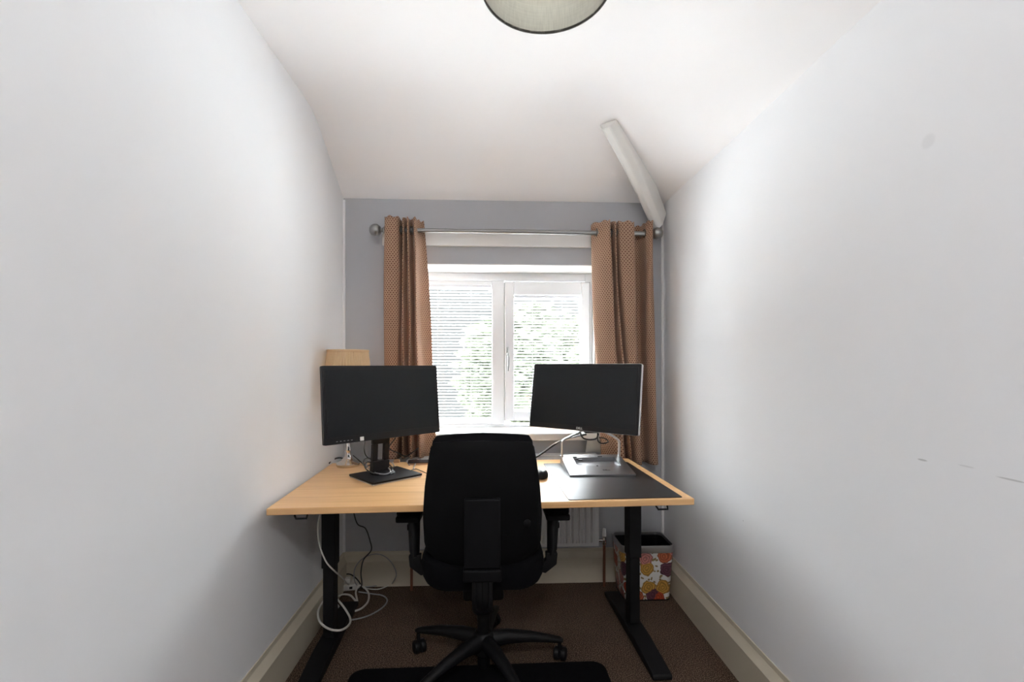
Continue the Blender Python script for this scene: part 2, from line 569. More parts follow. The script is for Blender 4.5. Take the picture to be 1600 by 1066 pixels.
skirting('baseboard_left', (XL - 0.004, YF, 0), (XL - 0.004, YB, 0), (1, 0, 0), 'cream skirting board along the left wall')
skirting('baseboard_right', (XR + 0.004, YF, 0), (XR + 0.004, YB, 0), (-1, 0, 0), 'cream skirting board along the right wall')
skirting('baseboard_back', (XL, YB, 0), (XR, YB, 0), (0, -1, 0), 'cream skirting board under the radiator on the back wall')
# corner beads
struct(box('trim_3', (XR - 0.012, YB - 0.014, 0.19), (XR + 0.004, YB, 2.19), 'white', bevel=0.003), 'thin white bead down the right back corner', 'trim')
struct(box('trim_4', (XL - 0.004, YB - 0.012, 0.19), (XL + 0.012, YB, 2.2), 'wall', bevel=0.003), 'thin pale bead down the left back corner', 'trim')

# ------------------------------------------------------------ window
def X(px, Y=YW): return at(px, 500, Y).x
def Z(py, Y=YW, px=790): return at(px, py, Y).z


FX0, FX1, FZ0, FZ1 = WX0 + 0.006, WX1 - 0.006, WZ0 + 0.018, WZ1 - 0.006
MX0, MX1 = X(769), X(788)
win = bpy.data.objects.new('window_1', None); C.objects.link(win); win.location = (0, YW, FZ0)
struct(win, 'white two-light plastic casement window with blinds in its panes', 'window')


def frame_boxes(x0, x1, z0, z1, l, r, b_, t, y0, y1):
    return [((x0, y0, z0), (x0 + l, y1, z1)), ((x1 - r, y0, z0), (x1, y1, z1)), ((x0 + l, y0, z0), (x1 - r, y1, z0 + b_)), ((x0 + l, y0, z1 - t), (x1 - r, y1, z1))]


def rel(lst):
    o = Vector((0, YW, FZ0))
    return [(tuple(Vector(a) - o), tuple(Vector(b) - o)) for a, b in lst]


PZ0, PZ1 = Z(656), Z(445)         # left pane
boxes('outer_frame', rel(frame_boxes(FX0, FX1, FZ0, FZ1, 0.05, X(934) and 0.045, PZ0 - 0.03 - FZ0, FZ1 - Z(439), YW, YW + 0.07) + [((MX0, YW + 0.0005, PZ0 - 0.03), (MX1, YW + 0.0695, Z(439)))]), 'upvc', win, bevel=0.004)
# beading round the fixed light
LX0, LX1 = FX0 + 0.05, MX0
boxes('glazing_bead', rel(frame_boxes(LX0, LX1, PZ0 - 0.03, FZ1 - (FZ1 - Z(439)), 0.012, 0.004, 0.03, Z(439) - PZ1, YW + 0.012, YW + 0.06)), 'upvc', win, bevel=0.003)
# opening sash
SX0, SX1, SZ0, SZ1 = X(789), min(X(921), FX1 - 0.012), Z(657), Z(441)
GX0, GX1, GZ0, GZ1 = X(803), X(908), Z(643), Z(461)
sash = boxes('opening_sash', rel(frame_boxes(SX0, SX1, SZ0, SZ1, GX0 - SX0, SX1 - GX1, GZ0 - SZ0, SZ1 - GZ1, YW - 0.012, YW + 0.05)), 'upvc', win, bevel=0.005)
boxes('sash_gasket', rel(frame_boxes(SX0 - 0.003, SX1 + 0.003, SZ0 - 0.003, SZ1 + 0.003, 0.006, 0.006, 0.006, 0.006, YW - 0.002, YW + 0.004)), 'gcable', sash)
o = box('pane', tuple(Vector((LX0, YW + 0.05, PZ0)) - Vector((0, YW, FZ0))), tuple(Vector((LX1, YW + 0.054, PZ1)) - Vector((0, YW, FZ0))), 'glass', win)
o = box('pane', tuple(Vector((GX0, YW + 0.05, GZ0)) - Vector((0, YW, FZ0))), tuple(Vector((GX1, YW + 0.054, GZ1)) - Vector((0, YW, FZ0))), 'glass', win)
# handle
hp = at(793, 551, YW - 0.02) - Vector((0, YW, FZ0))
hd = box('sash_handle', (hp.x - 0.007, hp.y - 0.008, hp.z - 0.02), (hp.x + 0.007, hp.y + 0.008, hp.z + 0.035), 'steel', win, bevel=0.003)
tube('handle_lever', [hp + Vector((0, -0.012, 0)), hp + Vector((0.002, -0.035, -0.01)), hp + Vector((0.006, -0.04, -0.05)), hp + Vector((0.002, -0.04, -0.115))], [(0.007, 0.006)] * 8 + [(0.006, 0.004)] * 17, 'steel', hd)


# venetian blinds fitted against each pane
def blind(x0, x1, z0, z1, y, label):
    t = thing('venetian_blind', label, 'blind', ((x0 + x1) / 2, y, z1))
    hw = (x1 - x0) / 2; h = z1 - z0
    box('head_rail', (-hw, -0.008, -0.014), (hw, 0.008, 0), 'upvc', t, bevel=0.002)
    box('bottom_rail', (-hw, -0.006, -h), (hw, 0.006, -h + 0.010), 'upvc', t, bevel=0.002)
    bm = bmesh.new()
    n = int(h / 0.0195); pitch = (h - 0.03) / n
    ang = math.radians(-10)
    for i in range(n):
        zc = -0.022 - i * pitch
        rings = []
        for xx in (-hw + 0.002, hw - 0.002):
            rg = []
            for k in range(5):
                s = -0.011 + 0.022 * k / 4
                c = 0.0016 * (1 - (s / 0.011) ** 2)
                rg.append((xx, s * math.cos(ang) - c * math.sin(ang), zc + s * math.sin(ang) + c * math.cos(ang)))
            for k in range(4, -1, -1):
                s = -0.011 + 0.022 * k / 4
                c = 0.0016 * (1 - (s / 0.011) ** 2) - 0.0005
                rg.append((xx, s * math.cos(ang) - c * math.sin(ang), zc + s * math.sin(ang) + c * math.cos(ang)))
            rings.append(rg)
        loft_into(bm, rings)
        ez = zc + 0.011 * math.sin(-ang)
        ey = -0.011 * math.cos(ang)
    from_bm('slats', bm, 'slat', t, smooth='auto')
    for q in (-0.45 * hw, 0.45 * hw):
        tube('ladder_cord', [(q, -0.012, -0.01), (q, -0.012, -h + 0.01)], 0.0008, 'upvc', t, n=5, sub=1)
    return t


blind(LX0 + 0.014, LX1 - 0.006, PZ0 + 0.001, PZ1 - 0.001, YW + 0.034, 'white venetian blind in the wider left window pane')
blind(GX0 + 0.002, GX1 - 0.002, GZ0 + 0.001, GZ1 - 0.001, YW + 0.030, 'white venetian blind in the right opening casement pane')

# ------------------------------------------------------------ ceiling beam into the corner
A = Vector((0.580, 2.27, 2.47)); Bp = Vector((0.965, 2.665, 2.085))
bm = bmesh.new()
tt = (Bp - A).normalized()
side = tt.cross(Vector((0, 0, 1))).normalized(); upv = side.cross(tt).normalized()
rings = []
for k in range(9):
    t = k / 8
    c = A.lerp(Bp, t) + upv * (0.018 * math.sin(PI * t))
    wd = 0.046 - 0.010 * t; hh = 0.075 - 0.012 * t
    rings.append([tuple(c + side * a * wd + upv * b_ * hh) for a, b_ in ((-1, 1), (1, 1), (1, -0.55), (0.45, -1), (-0.35, -1), (-1, -0.45))])
loft_into(bm, rings)
struct(tag(from_bm('trim_5', bm, 'beam', bevel=0.006), 'white painted beam slanting from the ceiling into the right back corner', 'beam'))

# ------------------------------------------------------------ radiator
RY = 2.60
rx0, rx1 = at(652, 800, RY).x, at(936, 800, RY).x
rz0, rz1 = 0.235, 0.745
rad = thing('radiator', 'white ribbed panel radiator under the window behind the desk', 'radiator', ((rx0 + rx1) / 2, 2.645, rz0))
hw = (rx1 - rx0) / 2; hh = rz1 - rz0
prof = []
nr = 28
rings = []
xs = []
x = -hw + 0.012
stp = (2 * hw - 0.024) / nr
pl = [(-hw, -0.03)]
for i in range(nr):
    x0 = -hw + 0.012 + i * stp
    pl += [(x0 + 0.004, -0.030), (x0 + 0.010, -0.045), (x0 + stp - 0.010, -0.045), (x0 + stp - 0.004, -0.030)]
pl += [(hw, -0.03), (hw, -0.022), (-hw, -0.022)]
e0, e1 = 0.03, hh - 0.03
def rrng(z, s): return [(px_, -0.030 + (py_ + 0.030) * s if py_ < -0.03 else py_, z) for px_, py_ in pl]
loft('front_panel', [rrng(0, 0), rrng(e0 * 0.6, 0), rrng(e0 + 0.01, 1), rrng(e1 - 0.01, 1), rrng(hh - e0 * 0.6, 0), rrng(hh, 0)], 'rad', rad)
box('top_grille', (-hw, -0.03, hh - 0.004), (hw, 0.045, hh + 0.004), 'rad', rad, bevel=0.002)
for s in (-1, 1):
    box('side_cover', (s * hw - 0.003, -0.032, 0.0), (s * hw + 0.003, 0.045, hh), 'rad', rad, bevel=0.001)
box('rear_panel', (-hw + 0.004, 0.03, 0.0), (hw - 0.004, 0.04, hh - 0.005), 'rad', rad)


def valve(px, label, s, cap):
    p = at(px, 850, 2.63)
    t = thing('radiator_valve', label, 'valve', (p.x, 2.63, 0))
    tube('copper_pipe', [(0, 0, 0), (0, 0, 0.25)], 0.0075, 'copper', t, n=12, sub=1)
    lathe('valve_body', [(0.008, 0.235), (0.012, 0.24), (0.012, 0.265), (0.009, 0.275), (0.009, 0.29)], 'chrome', t, n=16)
    tube('connector', [(0, 0, 0.262), (s * 0.045, 0, 0.262)], 0.008, 'chrome', t, n=12, sub=1)
    lathe('valve_cap', [(0.011, 0.285), (0.012, 0.29), (0.010, 0.325), (0.007, 0.33)] if cap else [(0.009, 0.285), (0.009, 0.30)], 'white', t, n=16)
    return t


valve(944, 'chrome radiator valve with white cap on copper pipe right of radiator', -1, True)
valve(643, 'radiator valve on copper pipe left of radiator behind the chair arm', 1, False)

# ------------------------------------------------------------ curtain pole on its batten
b0, b1 = at(597, 374, 2.69), at(1016, 374, 2.69)
tag(box('wall_batten', (b0.x, YB - 0.022, at(700, 384, 2.69).z), (b1.x, YB, at(700, 363, 2.69).z), 'white', bevel=0.003), 'long white painted batten on the wall behind the curtain pole', 'batten')
RYp = 2.615
RL, RR = at(600, 359, RYp), at(1014, 363, RYp)
zr = 2.005
pole = thing('curtain_pole', 'brushed nickel curtain pole with ball finials above the window', 'curtain pole', ((RL.x + RR.x) / 2, RYp, zr))
L = (RR.x - RL.x) / 2
jx = at(763, 360, RYp).x - pole.location.x
tube('pole_tube', [(-L, 0, 0.002), (jx, 0, 0.0)], 0.0115, 'steel', pole, n=20, sub=1)
tube('pole_inner_tube', [(jx, 0, 0.0), (L, 0, -0.002)], 0.0135, 'steel', pole, n=20, sub=1)
for s in (-1, 1):
    bm = bmesh.new()
    pr = [(0.0115, 0), (0.017, 0.002), (0.019, 0.010), (0.012, 0.016), (0.009, 0.022), (0.014, 0.027)]
    for k in range(11):
        a = math.radians(-58 + 148 * k / 10)
        pr.append((0.034 * math.cos(a) + 0.0003, 0.055 + 0.034 * math.sin(a)))
    rings = [[(s * (L + zz - 0.008), rr * math.cos(2 * PI * i / 24), rr * math.sin(2 * PI * i / 24)) for i in range(24)] for rr, zz in pr]
    loft_into(bm, rings); from_bm('ball_finial', bm, 'steel', pole, smooth=True)
    q = s * (L - 0.03)
    tube('wall_bracket', [(q, 0, 0), (q, 0.04, -0.004), (q, YB - 0.022 - RYp, -0.02)], 0.008, 'steel', pole, n=12, sub=4)


# ------------------------------------------------------------ curtains
def curtain(name, label, top, bot, pw, z_top, z_bot, lining=None):
    nz = 60
    T = cat([(p, d, 0) for p, d in top], 10); Bc = cat([(p, d, 0) for p, d in bot], 10)
    n = len(T)
    t = thing(name, label, 'curtain', (at(top[len(top) // 2][0], 700, RYp).x, RYp, z_bot))
    ox = t.location.x
    bm = bmesh.new(); uvl = bm.loops.layers.uv.new('UVMap')
    rows = []
    for j in range(nz + 1):
        s = j / nz
        z = z_top + (z_bot - z_top) * s
        row = []
        for i in range(n):
            k = s ** pw
            p = T[i].x * (1 - k) + Bc[i].x * k
            d = T[i].y * (1 - k) + Bc[i].y * k
            d *= 1 + 0.2 * math.sin(s * 5 + i * 0.05)
            xw = at(p, 500, RYp).x + 0.0025 * math.sin(s * 9 + i * 0.13)
            zz = z + (0.005 * math.sin(i * 0.5) if j == 0 else 0)
            row.append(Vector((xw - ox, d, zz - z_bot)))
        rows.append(row)
    us = [0]
    mid = rows[nz // 2]
    for i in range(1, n): us.append(us[-1] + (mid[i] - mid[i - 1]).length)
    V = [[bm.verts.new(v) for v in r] for r in rows]
    for j in range(nz):
        for i in range(n - 1):
            f = bm.faces.new((V[j][i], V[j + 1][i], V[j + 1][i + 1], V[j][i + 1]))
            for lp, (a, b_) in zip(f.loops, ((j, i), (j + 1, i), (j + 1, i + 1), (j, i + 1))):
                lp[uvl].uv = (us[b_], rows[a][b_].z)
    me = bpy.data.meshes.new('drape'); bm.to_mesh(me); bm.free()
    dr = link('drape', me, 'curtain', t, smooth=True)
    so = dr.modifiers.new('cloth', 'SOLIDIFY'); so.thickness = 0.0025; so.offset = 0
    # eyelet rings where the cloth crosses the pole
    for i in range(1, n):
        if (T[i - 1].y < 0) != (T[i].y < 0):
            xw = at(T[i].x, 500, RYp).x - ox
            bm = bmesh.new()
            rg = []
            for a in range(20):
                an = 2 * PI * a / 20
                c = Vector((0, math.cos(an), math.sin(an)))
                rg.append([tuple(Vector((xw, 0, zr - z_bot)) + c * (0.0215 + 0.0035 * math.cos(b_)) + Vector((0.003 * math.sin(b_), 0, 0))) for b_ in (0, PI / 2, PI, 1.5 * PI)])
            loft_into(bm, rg + [rg[0]], cap=False)
            bmesh.ops.remove_doubles(bm, verts=bm.verts, dist=1e-5)
            from_bm('eyelet', bm, 'hem', t, smooth=True)
    if lining:
        lt, lb, zl = lining
        a = [at(p, 500, RYp).x - ox for p in lt]; c = [at(p, 500, RYp).x - ox for p in lb]
        rings = []
        for j in range(25):
            s = j / 24
            k = s ** 3
            z = (z_top - 0.08) + (zl - z_top + 0.08) * s - z_bot
            x0 = a[0] * (1 - k) + c[0] * k; x1 = a[1] * (1 - k) + c[1] * k
            rings.append([(x0 + (x1 - x0) * q / 10, 0.058 + 0.006 * math.sin(q * 1.3), z) for q in range(11)])
        o = loft('lining', rings, 'lining', t, closed=False, cap=False, smooth=True)
        so = o.modifiers.new('cloth', 'SOLIDIFY'); so.thickness = 0.0015
    return t


curtain('curtain', 'tan dotted eyelet curtain at left of window above the large monitor',
        [(607, .03), (602, 0), (604, -.03), (614, -.042), (624, -.032), (627, .02), (631, -.04), (635, .022), (639, -.045), (643, .022), (648, -.045), (651, .0), (655, .03), (661, .045)],
        [(604, .03), (600, 0), (603, -.03), (612, -.045), (622, -.03), (626, .02), (632, -.04), (637, .02), (644, -.045), (650, .02), (657, -.04), (664, .01), (672, .03), (681, .045)],
        0.8, 2.068, 0.745)
curtain('curtain', 'tan dotted eyelet curtain at right of window beside the beam',
        [(931, .05), (925, .03), (934, -.01), (944, -.035), (950, -.045), (953, .02), (958, -.045), (962, .02), (966, -.035), (978, -.045), (988, -.03), (989, .02), (994, .052), (1003, .053), (1007, .02), (1007, -.02), (1011, -.045), (1017, -.03), (1019, .02)],
        [(946, .05), (942, .03), (952, -.01), (962, -.04), (972, -.045), (979, .02), (984, -.04), (988, .01), (992, -.035), (998, -.045), (1000, -.02), (1001, .03), (1003, .052), (1010, .052), (1012, .01), (1013, -.02), (1018, -.045), (1025, -.03), (1028, .02)],
        1.3, 2.062, 0.70, lining=((935, 985), (918, 1000), 0.755))

# ------------------------------------------------------------ sit-stand desk
DZ = 0.74
desk_rz = math.radians(2.1)
dfl = Vector((-0.812, 1.722, 0))                    # front left corner on plan
du = Vector((math.cos(desk_rz), math.sin(desk_rz), 0)); dv = Vector((-math.sin(desk_rz), math.cos(desk_rz), 0))
dc = dfl + du * 0.8 + dv * 0.4
desk = thing('standing_desk', 'oak topped desk on black height-adjustable T legs', 'desk', dc, desk_rz)
bm = bmesh.new()
box_into(bm, (-0.8, -0.4, DZ - 0.025), (0.8, 0.385, DZ))
from_bm('desktop', bm, 'oak', desk, bevel=0.0025)
for s in (-1, 1):
    cx = 0.695 * s
    lg = boxes('leg', [((cx - 0.024, -0.026, 0.05), (cx + 0.024, 0.036, 0.50))], 'blackm', desk, bevel=0.003)
    box('leg_inner_stage', (cx - 0.029, -0.032, 0.36), (cx + 0.029, 0.042, DZ - 0.035), 'blackm', lg, bevel=0.003)
    rings = []
    for yy, hh_, z0 in ((-0.35, 0.012, 0.006), (-0.345, 0.022, 0.004), (-0.12, 0.042, 0.004), (0.14, 0.042, 0.004), (0.345, 0.022, 0.004), (0.35, 0.012, 0.006)):
        rings.append([(cx - 0.04, yy, z0), (cx + 0.04, yy, z0), (cx + 0.04, yy, z0 + hh_), (cx - 0.04, yy, z0 + hh_)])
    loft('foot', rings, 'blackm', desk, bevel=0.004)
    box('top_bracket', (cx - 0.04, -0.30, DZ - 0.035), (cx + 0.04, 0.30, DZ - 0.025), 'blackm', desk, bevel=0.002)
    # small wire hooks under the front edge
    hx = -0.675 if s < 0 else 0.70
    bm = bmesh.new()
    tube_into(bm, [(hx - 0.045, -0.36, DZ - 0.026), (hx - 0.032, -0.37, DZ - 0.048), (hx + 0.006, -0.37, DZ - 0.048), (hx + 0.006, -0.36, DZ - 0.026)], 0.004, 8)
    from_bm('cable_hook', bm, 'blackm', desk, smooth='auto')
for yy in (-0.06, 0.08):
    box('cross_rail', (-0.66, yy - 0.02, DZ - 0.06), (0.66, yy + 0.02, DZ - 0.028), 'blackm', desk, bevel=0.002)


def on_desk(l, d): return ld(l, d, DZ)


# desk pad
pa = on_desk(0.217, 1.792); pb = on_desk(0.668, 1.826)
o_dv = dv
pad_c = (pa + pb) / 2 + o_dv * 0.33
bm = bmesh.new()
pw_ = (pb - pa).length / 2
o = rrect(pw_, 0.33, 0.008, 3)
rings = []
tag(loft('desk_pad', [[(x, y, 0.0003) for x, y in o], [(x, y, 0.0025) for x, y in o]], 'leather', None, loc=pad_c, rot=(0, 0, desk_rz)), 'black leather desk pad on the right half of the desk', 'desk pad')


# ------------------------------------------------------------ monitors
def monitor(name, label, pl_, pr_, z0, h, tilt, rim, bottom=0.022):
    """pl_, pr_: plan points of left and right bottom corners"""
    wv = pr_ - pl_; W = wv.length; rz = math.atan2(wv.y, wv.x)
    c = (pl_ + pr_) / 2
    root = thing(name, label, 'monitor', (c.x, c.y, DZ), rz)
    dz = z0 - DZ
    R = (-tilt, 0, 0)
    loc = (0, 0, dz)
    bz = 0.016
    o = rrect(W / 2, h / 2, 0.006, 4)
    cas = loft('casing', [[(x * 0.99, 0.0, z + h / 2) for x, z in [(a * 1.0, b_ * 1.0) for a, b_ in o]],
                          [(x, 0.003, z + h / 2) for x, z in o], [(x, 0.018, z + h / 2) for x, z in o],
                          [(x * 0.93, 0.034, z * 0.90 + h / 2) for x, z in o], [(x * 0.6, 0.048, z * 0.6 + h / 2) for x, z in o]], 'bezel', root, loc=loc, rot=R)
    if rim:
        bm = bmesh.new()
        o1 = rrect(W / 2 + 0.0022, h / 2 + 0.0022, 0.008, 4)
        r1 = [[bm.verts.new((x, y, z + h / 2)) for x, z in oo] for oo, y in ((o, 0.0005), (o1, 0.0025), (o1, 0.018), (o, 0.019))]
        for a, b_ in zip(r1, r1[1:]):
            for i in range(len(a)):
                j = (i + 1) % len(a); bm.faces.new((a[i], a[j], b_[j], b_[i]))
        from_bm('silver_rim', bm, 'silver', root, smooth='auto', loc=loc, rot=R)
    sx = W / 2 - bz
    box('screen', (-sx, -0.0012, bottom), (sx, 0.001, h - bz), 'screen', root, loc=loc, rot=R)
    bm = bmesh.new()
    for a, b_ in (((-sx - .002, -.0022, bottom - .002), (sx + .002, 0, bottom)), ((-sx - .002, -.0022, h - bz), (sx + .002, 0, h - bz + .002)), ((-sx - .002, -.0022, bottom), (-sx, 0, h - bz)), ((sx, -.0022, bottom), (sx + .002, 0, h - bz))):
        box_into(bm, a, b_)
    from_bm('screen_surround', bm, 'bezel', root, loc=loc, rot=R)
    return root, W, loc, R


# left monitor
lp, rp = ld(-0.764, 1.90), ld(-0.3535, 2.30)
mon, W, loc, R = monitor('monitor', 'large black monitor on a square stand at the left of the desk', lp, rp, 0.929, 0.328, math.radians(5), False, 0.030)
st = box('sticker', (-0.5 * W + 0.155, -0.003, 0.004), (-0.5 * W + 0.172, -0.001, 0.020), 'sticker', mon, loc=loc, rot=R)
st['label'] = 'small white square sticker'
bm = bmesh.new()
for q in (0.05, 0.066, 0.082, 0.098, 0.114):
    box_into(bm, (-0.5 * W + q, -0.0025, 0.010), (-0.5 * W + q + 0.007, -0.001, 0.0125))
from_bm('bezel_marks', bm, 'gcable', mon, loc=loc, rot=R)  # small bars standing in for the tiny print on the bezel
bc = mon.matrix_basis.inverted() @ ld(-0.585, 2.165, DZ)
# the base plate stands square to the screen
plate = slab('base_plate', 0.125, 0.115, 0.006, 0.006, 0.014, 'black', mon, loc=(bc.x, bc.y, 0))
under = slab('base_underside', 0.122, 0.112, 0.006, 0.0005, 0.006, 'silver', mon, loc=(bc.x - 0.001, bc.y, 0))
# neck: a slotted upright leaning back
nk0 = Vector((bc.x * 0.5, bc.y + 0.035, 0.012)); nk1 = Vector((0.0, 0.055, 0.30))
bm = bmesh.new()
def nkp(t, dx, dy=0): 
    p = nk0.lerp(nk1, t); return (p.x + dx, p.y + dy, p.z)
def nk_box(t0, t1, x0, x1, th=0.011):
    vs = [bm.verts.new(nkp(t, x, y)) for t in (t0, t1) for y in (-th, th) for x in (x0, x1)]
    for f in ((0, 2, 3, 1), (4, 5, 7, 6), (0, 1, 5, 4), (2, 6, 7, 3), (0, 4, 6, 2), (1, 3, 7, 5)): bm.faces.new([vs[i] for i in f])
nk_box(0, 0.22, -0.042, 0.042, 0.016); nk_box(0.22, 0.5, -0.042, -0.016); nk_box(0.22, 0.5, 0.016, 0.042); nk_box(0.5, 1, -0.042, 0.042)
from_bm('neck', bm, 'black', mon, bevel=0.003)
lathe('pivot_foot', [(0.052, 0.014), (0.052, 0.018), (0.046, 0.024), (0.03, 0.028)], 'black', mon, n=32, center=(bc.x, bc.y + 0.02, 0))
box('vesa_mount', (-0.06, 0.040, 0.25), (0.06, 0.075, 0.37), 'black', mon, bevel=0.004)

# right monitor
lp, rp = ld(0.088, 2.395), ld(0.560, 2.075)
mon2, W2, loc2, R2 = monitor('monitor', 'smaller silver-rimmed black monitor with white logo at the right of the desk', lp, rp, 0.945, 0.322, math.radians(9), True, 0.024)
text('logo_lettering', 'DELL', 0.015, 'sticker', mon2, (loc2[0], -0.004, loc2[2] + 0.0105), (PI / 2 - math.radians(9), 0, 0))
bm = bmesh.new()
# mount block behind the screen reaching down to the arch
box('mount_block', (-0.035, 0.03, 0.195), (0.035, 0.075, 0.30), 'black', mon2, bevel=0.006)

# docking stand: sloped plate with a recess and an aluminium arch
sc_ = (on_desk(0.267, 2.165) + on_desk(0.578, 2.165)) / 2
srz = math.radians(0.5) - YAW * 0 + math.radians(0.5)
stand = thing('docking_stand', 'silver and black sloping laptop dock stand with aluminium arch on the desk pad', 'monitor stand', (sc_.x, sc_.y, DZ + 0.0025), srz)
SW, SD = 0.155, 0.275
def sz(y): return 0.008 + 0.040 * y / SD
bm = bmesh.new()
# wedge as top ring around a recess
rx_, ry0, ry1 = (-0.098, 0.118), 0.115, 0.232
def tp(x, y, dz=0): return bm.verts.new((x, y, sz(y) + dz))
xs_ = [-SW, rx_[0], rx_[1], SW]; ys_ = [0, ry0, ry1, SD]
G = [[tp(x, y) for y in ys_] for x in xs_]
for i in range(3):
    for j in range(3):
        if i == 1 and j == 1: continue
        bm.faces.new((G[i][j], G[i + 1][j], G[i + 1][j + 1], G[i][j + 1]))
lo = [tp(xs_[1], ry0, -0.008), tp(xs_[2], ry0, -0.008), tp(xs_[2], ry1, -0.018), tp(xs_[1], ry1, -0.018)]
up_ = [G[1][1], G[2][1], G[2][2], G[1][2]]
for i in range(4):
    bm.faces.new((up_[i], up_[(i + 1) % 4], lo[(i + 1) % 4], lo[i]))
bm.faces.new(lo)
bot = {}
def bv_(x, y):
    return bot.setdefault((x, y), bm.verts.new((x, y, 0.001)))
edge = [(0, j) for j in range(4)]
def skirt(seq):
    for (i, j), (k, l) in zip(seq, seq[1:]):
        bm.faces.new((G[i][j], G[k][l], bv_(xs_[k], ys_[l]), bv_(xs_[i], ys_[j])))
skirt([(0, 3), (0, 2), (0, 1), (0, 0)]); skirt([(0, 0), (1, 0), (2, 0), (3, 0)]); skirt([(3, 0), (3, 1), (3, 2), (3, 3)]); skirt([(3, 3), (2, 3), (1, 3), (0, 3)])
M['dock'] = mat('graphite_plate', (0.28, 0.28, 0.29), 0.33, metal=0.95)
from_bm('sloped_plate', bm, 'dock', stand)
text('plate_lettering', 'DELL', 0.016, 'black', stand, (0.03, 0.055, sz(0.055) + 0.0006), (math.atan2(0.04, SD), 0, 0))
for px_, py_, a, b_ in ((-0.085, 0.245, .011, .008), (0.045, 0.245, .011, .008), (-0.08, 0.215, .008, .005), (-0.066, 0.198, .010, .006), (0.0, 0.1125, .004, .003)):
    box('dock_catch', (px_ - a, py_ - b_, sz(py_) - 0.004), (px_ + a, py_ + b_, sz(py_) + 0.0015), 'black', stand)
box('dock_connector_slot', (-0.05, 0.255, sz(0.255) - 0.002), (0.0, 0.258, sz(0.255) + 0.001), 'black', stand)
arch = [(-SW + 0.006, 0.25, 0.005), (-SW + 0.006, 0.25, 0.105), (-SW + 0.012, 0.25, 0.128), (-SW + 0.045, 0.25, 0.145), (-0.04, 0.25, 0.178), (0.005, 0.25, 0.188), (0.05, 0.25, 0.178), (SW - 0.045, 0.25, 0.150), (SW - 0.012, 0.25, 0.128), (SW - 0.006, 0.25, 0.105), (SW - 0.006, 0.25, 0.005)]
tube('arch', arch, (0.006, 0.013), 'silver', stand, n=12, sub=6, flat=(0, 1, 0))
# column joining arch and screen
mw = mon2.matrix_basis @ Vector((0, 0.052, 0)); sl = stand.matrix_basis.inverted() @ Vector((mw.x, mw.y, DZ))
box('arch_clamp', (-0.035, 0.235, 0.165), (0.035, 0.285, 0.205), 'black', stand, bevel=0.005)

# ------------------------------------------------------------ table lamp behind the left monitor
lpz = ld(-0.842, 2.40, DZ)
lamp = thing('table_lamp', 'chrome table lamp with pleated cream shade behind the left monitor', 'lamp', lpz)
lathe('lamp_base', [(0.056, 0.0), (0.058, 0.004), (0.057, 0.016), (0.050, 0.022), (0.036, 0.030), (0.024, 0.040), (0.014, 0.055), (0.012, 0.075), (0.016, 0.082), (0.012, 0.090), (0.009, 0.12), (0.013, 0.165), (0.010, 0.20), (0.014, 0.215), (0.010, 0.225), (0.008, 0.36)], 'chrome', lamp, n=40)
rings = []
for r_, z_ in ((0.116, 0.36), (0.114, 0.40), (0.109, 0.47), (0.103, 0.54), (0.097, 0.588)):
    rings.append([((r_ + 0.0042 * abs(math.sin(24 * 2 * PI * i / 420))) * math.cos(2 * PI * i / 420), (r_ + 0.0042 * abs(math.sin(24 * 2 * PI * i / 420))) * math.sin(2 * PI * i / 420), z_) for i in range(420)])
loft('lamp_shade', rings, 'shade', lamp, cap=False)
lathe('shade_top_binding', [(0.102, 0.584), (0.1035, 0.586), (0.1035, 0.594), (0.102, 0.596), (0.097, 0.594), (0.097, 0.586)], 'shade', lamp, n=48, cap=False)
bm = bmesh.new()
for a in range(3):
    an = a * 2 * PI / 3 + 0.4
    tube_into(bm, [(0, 0, 0.55), (0.104 * math.cos(an), 0.104 * math.sin(an), 0.588)], 0.0015, 6)
from_bm('shade_carrier', bm, 'chrome', lamp)

# ------------------------------------------------------------ pendant shade overhead
pc = ld(0.082, 1.116, 0)
pen = thing('pendant_shade', 'sage linen drum shade hanging from the ceiling at top of frame', 'ceiling light', (pc.x, pc.y, HC + 0.90))
def uvcyl(name, r, z0, z1, m, parent):
    bm = bmesh.new(); uvl = bm.loops.layers.uv.new('UVMap'); n = 72
    a = [bm.verts.new((r * math.cos(2 * PI * i / n), r * math.sin(2 * PI * i / n), z0)) for i in range(n)]
    b_ = [bm.verts.new((r * math.cos(2 * PI * i / n), r * math.sin(2 * PI * i / n), z1)) for i in range(n)]
    for i in range(n):
        j = (i + 1) % n
        f = bm.faces.new((a[i], a[j], b_[j], b_[i]))
        for lp_, uv in zip(f.loops, ((i / n, 0), ((i + 1) / n, 0), ((i + 1) / n, 1), (i / n, 1))): lp_[uvl].uv = uv
    me = bpy.data.meshes.new(name); bm.to_mesh(me); bm.free()
    o = link(name, me, m, parent, smooth=True)
    so = o.modifiers.new('t', 'SOLIDIFY'); so.thickness = 0.0015
    return o
uvcyl('drum', 0.155, 0, 0.19, 'linen', pen)
lathe('bottom_hem', [(0.1535, 0.0), (0.1565, 0.0), (0.1565, 0.006), (0.1535, 0.006), (0.1535, 0.0)], 'hem', pen, n=72, cap=False)
bm = bmesh.new()
for a in range(3):
    an = a * 2 * PI / 3
    tube_into(bm, [(0.02 * math.cos(an), 0.02 * math.sin(an), 0.17), (0.154 * math.cos(an), 0.154 * math.sin(an), 0.185)], 0.0015, 6)
tube_into(bm, [(0, 0, 0.12), (0, 0, 0.175)], 0.02, 16)
tube_into(bm, [(0, 0, 0.17), (0, 0, ZC - HC - 0.90)], 0.003, 8)
from_bm('lamp_holder', bm, 'white', pen)

